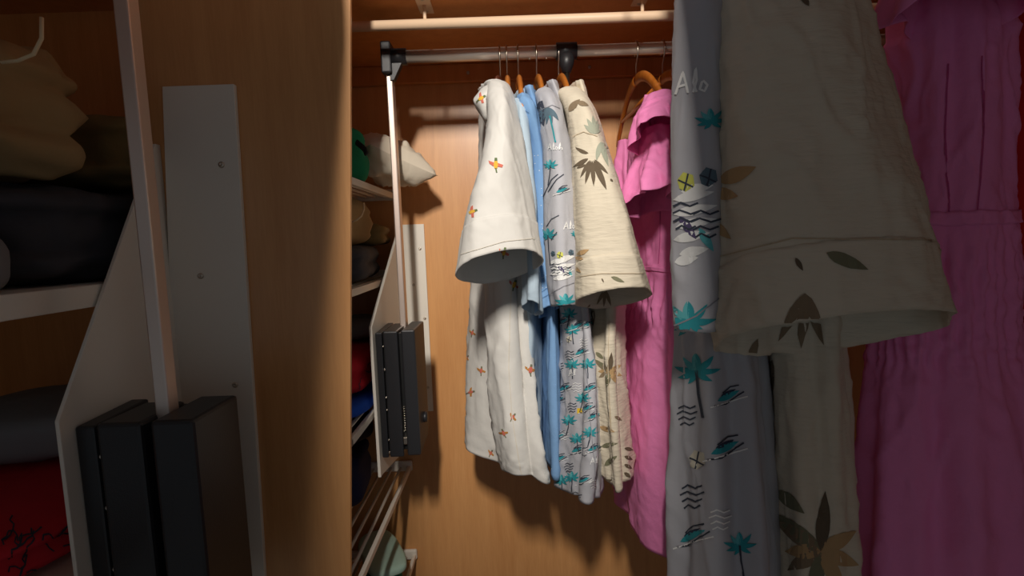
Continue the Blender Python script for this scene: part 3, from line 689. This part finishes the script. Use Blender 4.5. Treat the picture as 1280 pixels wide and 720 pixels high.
t = thing('leaf_print_shirt', W(760, 605, 0.95), 'cream shirt with brown leaf print between the palm print shirt and pink dress', 'shirt')
lb = tube_cloth('body', [(132, 700, 722, 1.05, 0.17, 0.0, 0, 0), (200, 718, 742, 1.03, 0.16, 0.0, 0, .3), (330, 728, 764, 1.0, 0.14, -0.006, 0, .7), (430, 728, 764, .98, 0.13, -0.010, 0, 1), (510, 734, 768, .97, 0.12, -0.012, 0, 1.1), (574, 738, 772, .97, 0.12, -0.012, 0, 1.2)],
     MATS['cream_cotton'], t, seed=17, folds=((3, 0.006), (6, 0.008), (10, 0.003)), ridge=0.015, wr=0.004, rows=90, N=120, hemwave=0.008)
llv = [(113, 702, 720, 0.91, 0.02, 0, 0, 0), (118, 696, 729, 0.90, 0.035, 0, 0, 0), (140, 706, 740, 0.86, 0.05, 0, 0, .2), (190, 715, 757, 0.83, 0.055, 0, 0, .5), (250, 719, 777, .81, 0.06, 0, 0.004, .7), (310, 721, 797, .80, 0.058, 0, 0.012, .8), (373, 721, 814, .79, 0.055, 0, 0.022, .6, 0.004)]
lsl = tube_cloth('sleeve', llv, MATS['cream_cotton'], t, seed=18, folds=((2, 0.003), (3, 0.003), (5, 0.003)), rows=60)
lcf = tube_cloth('cuff', llv, MATS['cream_cotton'], t, seed=18, folds=((2, 0.003), (3, 0.003), (5, 0.003)), rows=14, t0=0.88, t1=1.0, grow=0.001)
lco = sheet('collar', [[W(694, 118, .97), W(704, 113, .95), W(716, 116, .95)], [W(696, 132, .94), W(703, 128, .92), W(712, 128, .93)], [W(703, 156, .93), W(704, 148, .91), W(708, 142, .92)], [W(711, 172, .92), W(710, 168, .905), W(711, 160, .91)]], MATS['cream_cotton'], t, 19)
pr = Printer([lb, lsl, lcf, lco]); leafshirt_prints(pr, 1, 0, 0, ('top', 'cuff', 'body'))
pr.stroke([(714, 172), (730, 165), (746, 171)], .7, 'cream_seam'); pr.stroke([(722, 346), (752, 342), (806, 342)], .7, 'cream_seam'); pr.stroke([(762, 400), (760, 450), (764, 540)], .7, 'cream_seam')
pr.done(t)

# --- pink dress
t = thing('pink_dress', W(815, 670, 1.0), 'pink dress with ruffled cap sleeves and gathered waist beside the cream leaf shirt', 'dress')
dl = [(178, 800, 838, 1.0, 0.10, -0.02, 0, 0.1), (240, 800, 836, 0.98, 0.12, -0.02, 0, 0.5), (300, 799, 836, .96, 0.13, -0.02, 0, 0.5), (335, 798, 837, .95, 0.13, -0.02, 0, .2), (400, 794, 838, .95, 0.13, -0.02, 0, .3), (440, 790, 842, .95, 0.14, -0.025, 0, .7), (560, 786, 850, .95, 0.16, -0.03, 0, 1.0), (654, 788, 862, .95, 0.18, -0.034, 0.0, 1.2)]
db = tube_cloth('body', dl, MATS['pink_cotton'], t, seed=21, folds=((4, 0.004), (8, 0.005), (13, 0.003)), wr=0.003, rows=150, N=150, shirr=(0.43, 0.60), closed_top=False)
tube_cloth('waist_seam', dl, MATS['pink_cotton'], t, seed=21, folds=((4, 0.004), (8, 0.005), (13, 0.003)), wr=0.003, rows=5, N=150, t0=0.418, t1=0.432, grow=0.002)
tube_cloth('ruffle', [(120, 806, 838, 0.88, 0.035, 0, 0, 0), (135, 800, 846, .865, 0.05, 0, 0, .3), (152, 794, 854, .85, 0.058, 0, 0.01, .8), (176, 791, 860, .84, 0.062, 0, 0.026, 1.3)], MATS['pink_cotton'], t, seed=22, folds=((2, 0.004), (5, 0.006), (9, 0.003)), wr=0.003, rows=40)
tube_cloth('ruffle', [(160, 806, 836, 0.88, 0.03, 0, 0, 0), (190, 800, 838, .87, 0.045, 0, 0, .5), (225, 793, 842, .85, 0.058, 0, 0.01, 1.2), (252, 786, 848, .84, 0.064, 0, 0.022, 1.8)], MATS['pink_cotton'], t, seed=23, folds=((3, 0.005), (5, 0.006), (8, 0.003)), wr=0.003, rows=40, hemwave=0.006)
tube_cloth('ruffle', [(176, 772, 786, 1.2, 0.02, 0, 0, 0), (205, 769, 792, 1.21, 0.03, 0, 0, .6), (262, 768, 798, 1.21, 0.035, 0, 0, 1.4)], MATS['pink_cotton'], t, seed=24, folds=((3, 0.004), (6, 0.005)), rows=30, N=64)
pr = Printer([db])
pr.stroke([(826, 262), (826, 300), (824, 330)], .9, 'pink_seam')
pr.done(t, 'seam')

# --- red garment
t = thing('red_dress', W(850, 640, 1.0), 'red garment peeking out right of the pink dress', 'dress')
tube_cloth('body', [(150, 838, 866, 1.08, 0.13, 0, 0, 0), (240, 834, 872, 1.06, 0.13, 0, 0, .4), (330, 834, 872, 1.06, 0.13, 0, 0, .4), (430, 838, 880, 1.0, 0.14, 0, 0, .8), (560, 852, 895, 1.0, 0.14, 0, 0, 1)], MATS['red_cotton'], t, seed=27, folds=((4, 0.004), (9, 0.004)), ridge=0.03, rows=70, shirr=(.5, .7))

# ------------------------------------------------------------------ near left bay: upright panel with a second bracket
YN = 0.80; YG = 0.70
KN = YN / 0.62
e0 = W(438, -60, YN); e1 = W(438, 800, YN); l0 = W(172, 300, YN)
zt_ = H + 0.47
def edgex(z): return e0.x + (e1.x - e0.x) * (z - e0.z) / (e1.z - e0.z)
zf = e1.z - 0.1
struct(prism('trim_1', [(edgex(zt_), zt_), (edgex(zf), zf), (edgex(zf), 0), (l0.x, 0), (l0.x, zt_)], 1, YN, YN + 0.008, MATS['veneer'], None, 0.0008), 'dim wooden upright panel behind the near white bracket at left')
nl = thing('wardrobe_lift', W(210, 700, YN), 'large dim black gearbox and flat arm on white bracket at far left', 'wardrobe lift')
q0 = W(205, 110, YN); q1 = W(330, 760, YN); qr = W(296, 110, YN)
npl = prism('wall_plate', [(W(207, 110, YN).x, q0.z), (qr.x, q0.z), (W(333, 720, YN).x, q1.z), (W(226, 720, YN).x, q1.z)], 1, YN - 0.008, YN, MATS['white_board'], nl)
for px, py in ((277, 206), (251, 345), (294, 481), (269, 618)):
    p = W(px, py, YN - 0.008); screw((p.x, YN - 0.008, p.z), MATS['steel'], npl, 0.0048)
XN = W(212, 300, YN).x
g1 = atX(78, 525, XN); g2 = atX(92, 720, XN); gt = atX(196, 180, XN)
yg = (g1.y + g2.y) / 2
prism('bracket_fin', [(YN, gt.z), (YN - 0.01, gt.z), (yg, g1.z), (yg, g1.z - 0.4), (YN, g1.z - 0.4)], 0, XN - 0.005, XN, MATS['white_board'], nl)
gy = yg + 0.012
gx1 = W(248, 560, gy).x; gzt = W(190, 528, gy).z
gearbox(nl, XN + 0.001, gx1, gy, gy + 0.10, gzt, gzt - 0.36, 1.5)
ax = W(207, 520, gy + 0.03); atp = W(176, 0, gy + 0.03)
box('arm', (ax.x - 0.0125, gy + 0.03, gzt - 0.05), (ax.x + 0.005, gy + 0.05, H + 0.46), MATS['satin'], nl, bev=0.002)

# near shelves with folded trousers, seen at the far left
XB = XN - 0.008
zsh = atX(10, 368, XB).z
t = thing('shelf_board', (-0.7, 0.6, zsh), 'dim white shelf board at far left under the trousers', 'shelf')
box('board', (-1.40, 0.38, zsh - 0.028), (XB, 1.05, zsh), MATS['white_board'], t)
t = thing('shelf_board', (-0.7, 0.6, zsh - 0.3), 'dim white shelf board at the bottom left corner', 'shelf')
box('board', (-1.40, 0.38, zsh - 0.389), (XB, 1.05, zsh - 0.361), MATS['white_board'], t)
struct(box('trim_2', (-1.40, 1.05, 0), (-0.525, 1.07, H + 0.95), MATS['veneer_upper'], bev=0), 'dark wooden back of the near left shelves')
z = zsh + 0.001
tag(lump('charcoal_trousers', (-0.71, 0.81, z), (0.31, 0.44, 0.135), MATS['charcoal_cloth'], None, 41, 0.0, 3, 0.4, 0.3, U=90, Vn=60), 'dim folded charcoal trousers on the far left shelf', 'trousers')
tag(lump('grey_cloth', (-0.590, 0.545, z), (0.08, 0.07, 0.07), MATS['grey_cloth'], None, 42, 0.2, 1, 0.6, 0.3), 'dim grey cloth at the left edge of the far left shelf', 'clothes')
tag(lump('olive_trousers', (-0.71, 0.89, z + 0.139), (0.31, 0.27, 0.11), MATS['olive_cloth'], None, 43, 0.05, 3, 0.4, 0.3, U=90, Vn=60), 'dim folded olive trousers above the charcoal ones at far left', 'trousers')
kh = thing('khaki_trousers', (-0.70, 0.66, z + 0.136), 'dim folded khaki trousers with pale piping in the top left corner', 'trousers')
lump('folded_cloth', (-0.705, 0.65, z + 0.136), (0.29, 0.19, 0.17), MATS['khaki'], kh, 44, 0.0, 3, 0.5, 0.3, U=90, Vn=60)
sweep('piping', [W(2, 78, .552), W(22, 76, .552), W(42, 68, .552), W(52, 48, .552), W(52, 22, .555)], 0.002, MATS['khaki_edge'], kh, n=6)
z = zsh - 0.360
rt = thing('red_shirt', (-0.56, 0.6, z), 'dim red printed cloth in the bottom left corner', 'clothes')
rb = lump('folded_cloth', (-0.742, 0.748, z), (0.323, 0.439, 0.071), MATS['red_cloth'], rt, 45, 0.0, 2, 0.5, 0.2)
pr = Printer([rb]); rnd = random.Random(6)
for i in range(14):
    x, y = rnd.uniform(0, 88), rnd.uniform(655, 720); pts = [(x, y)]; a = rnd.uniform(0, 6.28)
    for s in range(6):
        a += rnd.uniform(-1.3, 1.3); pts.append((pts[-1][0] + 7 * math.cos(a), pts[-1][1] + 7 * math.sin(a)))
    pr.stroke(pts, 2.0, 'p_ink')
pr.done(rt, 'line_drawing')
tag(lump('grey_bag', (-0.774, 0.877, z + 0.072), (0.335, 0.258, 0.090), MATS['grey_cloth'], None, 46, 0.2, 1, 0.6, 0.35), 'dim grey bag lying on the red cloth at bottom left', 'bag')

# unseen boards added to shade the near bays, inner edges cut along lamp rays
LL = lo.location.copy(); ZB = H + 0.47
for s, lab, px, ye in ((-1, 'added wooden board out of view that shades the near left bay', 443, YN), (1, 'added wooden board out of view that shades the near right bay', 832, YG - 0.085)):
    t = thing('shade_board', (s * 0.6, 0.2, ZB), lab, 'shelf')
    inner = []
    for k in range(12):
        E = W(px, 800 - 75 * k, ye)
        if E.z < ZB - 0.12:
            q = LL + (E - LL) * ((ZB - LL.z) / (E.z - LL.z)); inner.append((q.x, q.y))
    inner.append((s * 0.225, 0.70))
    prism('board', [(s * 1.05 - (0.35 if s < 0 else 0), -1.7), (LL.x + s * 0.001, -1.7), (LL.x + s * 0.001, inner[0][1])] + inner + ([(1.05, 0.70)] if s > 0 else [(-0.53, 0.70), (-0.53, 1.05), (-1.40, 1.05)]), 2, ZB, ZB + 0.02, MATS['veneer_upper'], t, 0)

# ------------------------------------------------------------------ near right bay: clothes hanging close to the camera
zn = H + 0.43
t = thing('clothes_rail', (0.6, YG, zn), 'cream rail carrying the dim clothes at the right', 'rail')
sweep('tube', [(0.16, YG, zn), (1.05, YG, zn)], 0.009, MATS['cream_paint'], t, n=16)
sweep('stem', [(0.17, YG, zn), (0.17, YG, zn + 0.041)], 0.004, MATS['cream_paint'], t)
S = 3.16
def near_hanger(x, lab): hanger(0, lab, x=x, Y=YG, z=zn, arm_=0.10, drop=0.04, neck=0.04, rodr=0.009, group='hangers on the near rail')
# palm print shirt, near
t = thing('palm_print_shirt', W(880, 700, YG), 'dim grey palm print shirt cut by the sleeve of the large cream shirt', 'shirt')
nb_ = tube_cloth('body', [(-85, 862, 905, YG, 0.05, 0, 0, 0), (100, 858, 915, YG, 0.06, 0, 0, .3), (300, 850, 930, YG, 0.06, 0, 0, .6), (450, 846, 945, YG, 0.06, 0, 0, 1), (620, 846, 962, YG, 0.06, 0, 0, 1.2), (820, 846, 975, YG, 0.06, 0, 0, 1.2)], MATS['grey_cotton'], t, seed=51, folds=((3, 0.004), (6, 0.006), (9, 0.003)), ridge=0.02, wr=0.003, rows=90, N=120)
ns_ = tube_cloth('sleeve', [(-80, 856, 900, YG - .04, 0.02, 0, 0, 0), (0, 846, 905, YG - .07, 0.03, 0, 0, .3), (150, 843, 905, YG - .08, 0.035, 0, 0, .5), (300, 842, 903, YG - .085, 0.035, 0, 0, .6), (405, 842, 900, YG - .085, 0.035, 0, -0.004, .8)], MATS['grey_cotton'], t, seed=52, folds=((2, 0.003), (4, 0.002)), wr=0.002, rows=60)
pr = Printer([nb_, ns_])
aloha(pr, 846, 118, 3.0, -0.1, 3); palm(pr, 888, 150, 1.8, 0)
for k, (x, y, l) in enumerate(((843, 250, 50), (843, 268, 54), (846, 284, 50), (843, 300, 46), (850, 318, 36), (852, 240, 40), (844, 328, 30))): pr.leaf(x, y, -12, l, 13, 'p_white')
umbrella(pr, 858, 228, 3, 'p_lime'); umbrella(pr, 885, 222, 3, 'p_slate'); waves(pr, 858, 258, 3); waves(pr, 882, 268, 3); pr.leaf(850, 270, 55, 36, 11, 'p_purple'); pr.leaf(874, 285, 60, 34, 11, 'p_aqua')
palm(pr, 862, 400, 3.0, 0); palm(pr, 872, 462, 2.6, 60, 8); canoe(pr, 906, 560, 2.4); umbrella(pr, 872, 575, 3, 'p_pale'); waves(pr, 866, 610, 2.6); canoe(pr, 910, 495, 2.0); waves(pr, 900, 640, 2.2, 'p_white'); palm(pr, 925, 680, 2.0, 40, 5); canoe(pr, 866, 670, 2.2); waves(pr, 860, 510, 2.2)
pr.stroke([(842, 408), (870, 395), (898, 372)], 1.8, 'grey_seam')
pr.done(t); near_hanger(W(885, -60, YG).x, 'wooden hanger above the dim palm print shirt')

# cream leaf shirt, near
t = thing('leaf_print_shirt', W(1000, 700, YG), 'large dim cream shirt with wide sleeve opening at the right', 'shirt')
nlb = tube_cloth('body', [(-85, 960, 1040, YG, 0.05, 0, 0, 0), (100, 955, 1040, YG, 0.06, 0, 0, .3), (300, 950, 1045, YG, 0.06, 0, 0, .6), (450, 955, 1050, YG, 0.06, 0, 0, 1), (620, 962, 1062, YG, 0.06, 0, 0, 1.1), (820, 968, 1070, YG, 0.06, 0, 0, 1.1)], MATS['cream_cotton'], t, seed=54, folds=((3, 0.004), (5, 0.005), (9, 0.003)), ridge=0.02, wr=0.004, rows=90, N=120)
nlv = [(-90, 920, 1020, YG - .03, 0.025, 0, 0, 0), (-40, 898, 1056, YG - .07, 0.05, 0, 0, .2), (60, 893, 1085, YG - .095, 0.06, 0, 0.0, .5), (160, 893, 1114, YG - .105, 0.066, 0, 0.005, .7), (270, 893, 1148, YG - .11, 0.07, 0, 0.022, .8), (418, 893, 1184, YG - .115, 0.066, 0, 0.036, .6, 0.006)]
nls = tube_cloth('sleeve', nlv, MATS['cream_cotton'], t, seed=55, folds=((2, 0.004), (3, 0.004), (5, 0.004)), wr=0.004, rows=80, N=120)
nlc = tube_cloth('cuff', nlv, MATS['cream_cotton'], t, seed=55, folds=((2, 0.004), (3, 0.004), (5, 0.004)), wr=0.004, rows=14, N=120, t0=0.88, t1=1.0, grow=0.001)
pr = Printer([nlb, nls, nlc]); leafshirt_prints(pr, S, 640 - 640 * S, 360 - 360 * S, ('cuff', 'body'))
pr.leaf(1000, -10, 60, 22, 10, 'p_brown')
pr.stroke([(895, 322), (990, 298), (1165, 300)], 1.8, 'cream_seam')
pr.done(t); near_hanger(W(1000, -60, YG).x, 'wooden hanger above the large dim cream shirt')

# pink dress, near
t = thing('pink_dress', W(1200, 700, YG), 'dim pink dress with gathered waist beside the large cream sleeve', 'dress')
dl = [(-85, 1120, 1230, YG + .02, 0.05, 0, 0, .1), (40, 1120, 1250, YG + .02, 0.06, 0, 0, .5), (150, 1122, 1254, YG + .02, 0.06, 0, 0, .5), (275, 1112, 1256, YG + .02, 0.06, 0, 0, .2), (400, 1100, 1262, YG + .02, 0.06, 0, 0, .3), (480, 1090, 1272, YG + .02, 0.07, 0, 0, .7), (640, 1080, 1300, YG + .02, 0.08, 0, 0, 1.1), (840, 1070, 1330, YG + .02, 0.09, 0, 0, 1.2)]
ndb = tube_cloth('body', dl, MATS['pink_cotton'], t, seed=57, folds=((4, 0.004), (8, 0.006), (13, 0.004)), wr=0.004, rows=150, N=160, shirr=(0.43, 0.70))
tube_cloth('waist_seam', dl, MATS['pink_cotton'], t, seed=57, folds=((4, 0.004), (8, 0.006), (13, 0.004)), wr=0.004, rows=5, N=160, t0=0.418, t1=0.436, grow=0.003)
tube_cloth('ruffle', [(-90, 1130, 1240, YG - .03, 0.03, 0, 0, 0), (-40, 1118, 1270, YG - .05, 0.045, 0, 0, .6), (20, 1105, 1290, YG - .06, 0.05, 0, 0.008, 1.4)], MATS['pink_cotton'], t, seed=58, folds=((3, 0.006), (5, 0.008), (8, 0.004)), rows=40, hemwave=0.01)
pr = Printer([ndb]); pr.stroke([(1228, 70), (1228, 170), (1222, 262)], 2, 'pink_seam'); pr.stroke([(1184, 80), (1180, 170), (1186, 265)], 2, 'pink_seam'); pr.done(t, 'seam')
near_hanger(W(1180, -60, YG).x, 'wooden hanger above the dim pink dress')
# red, near
t = thing('red_dress', W(1290, 700, YG), 'dim red garment at the right edge', 'dress')
tube_cloth('body', [(-85, 1262, 1340, YG + .01, 0.05, 0, 0, 0), (100, 1256, 1350, YG + .01, 0.06, 0, 0, .4), (280, 1256, 1350, YG + .01, 0.06, 0, 0, .4), (450, 1262, 1370, YG + .03, 0.06, 0, 0, .7), (600, 1300, 1420, YG + .03, 0.06, 0, 0, 1)], MATS['red_cotton'], t, seed=60, folds=((4, 0.004), (9, 0.003)), ridge=0.02, rows=70, shirr=(.55, .75))
near_hanger(W(1300, -60, YG).x, 'wooden hanger above the dim red garment')
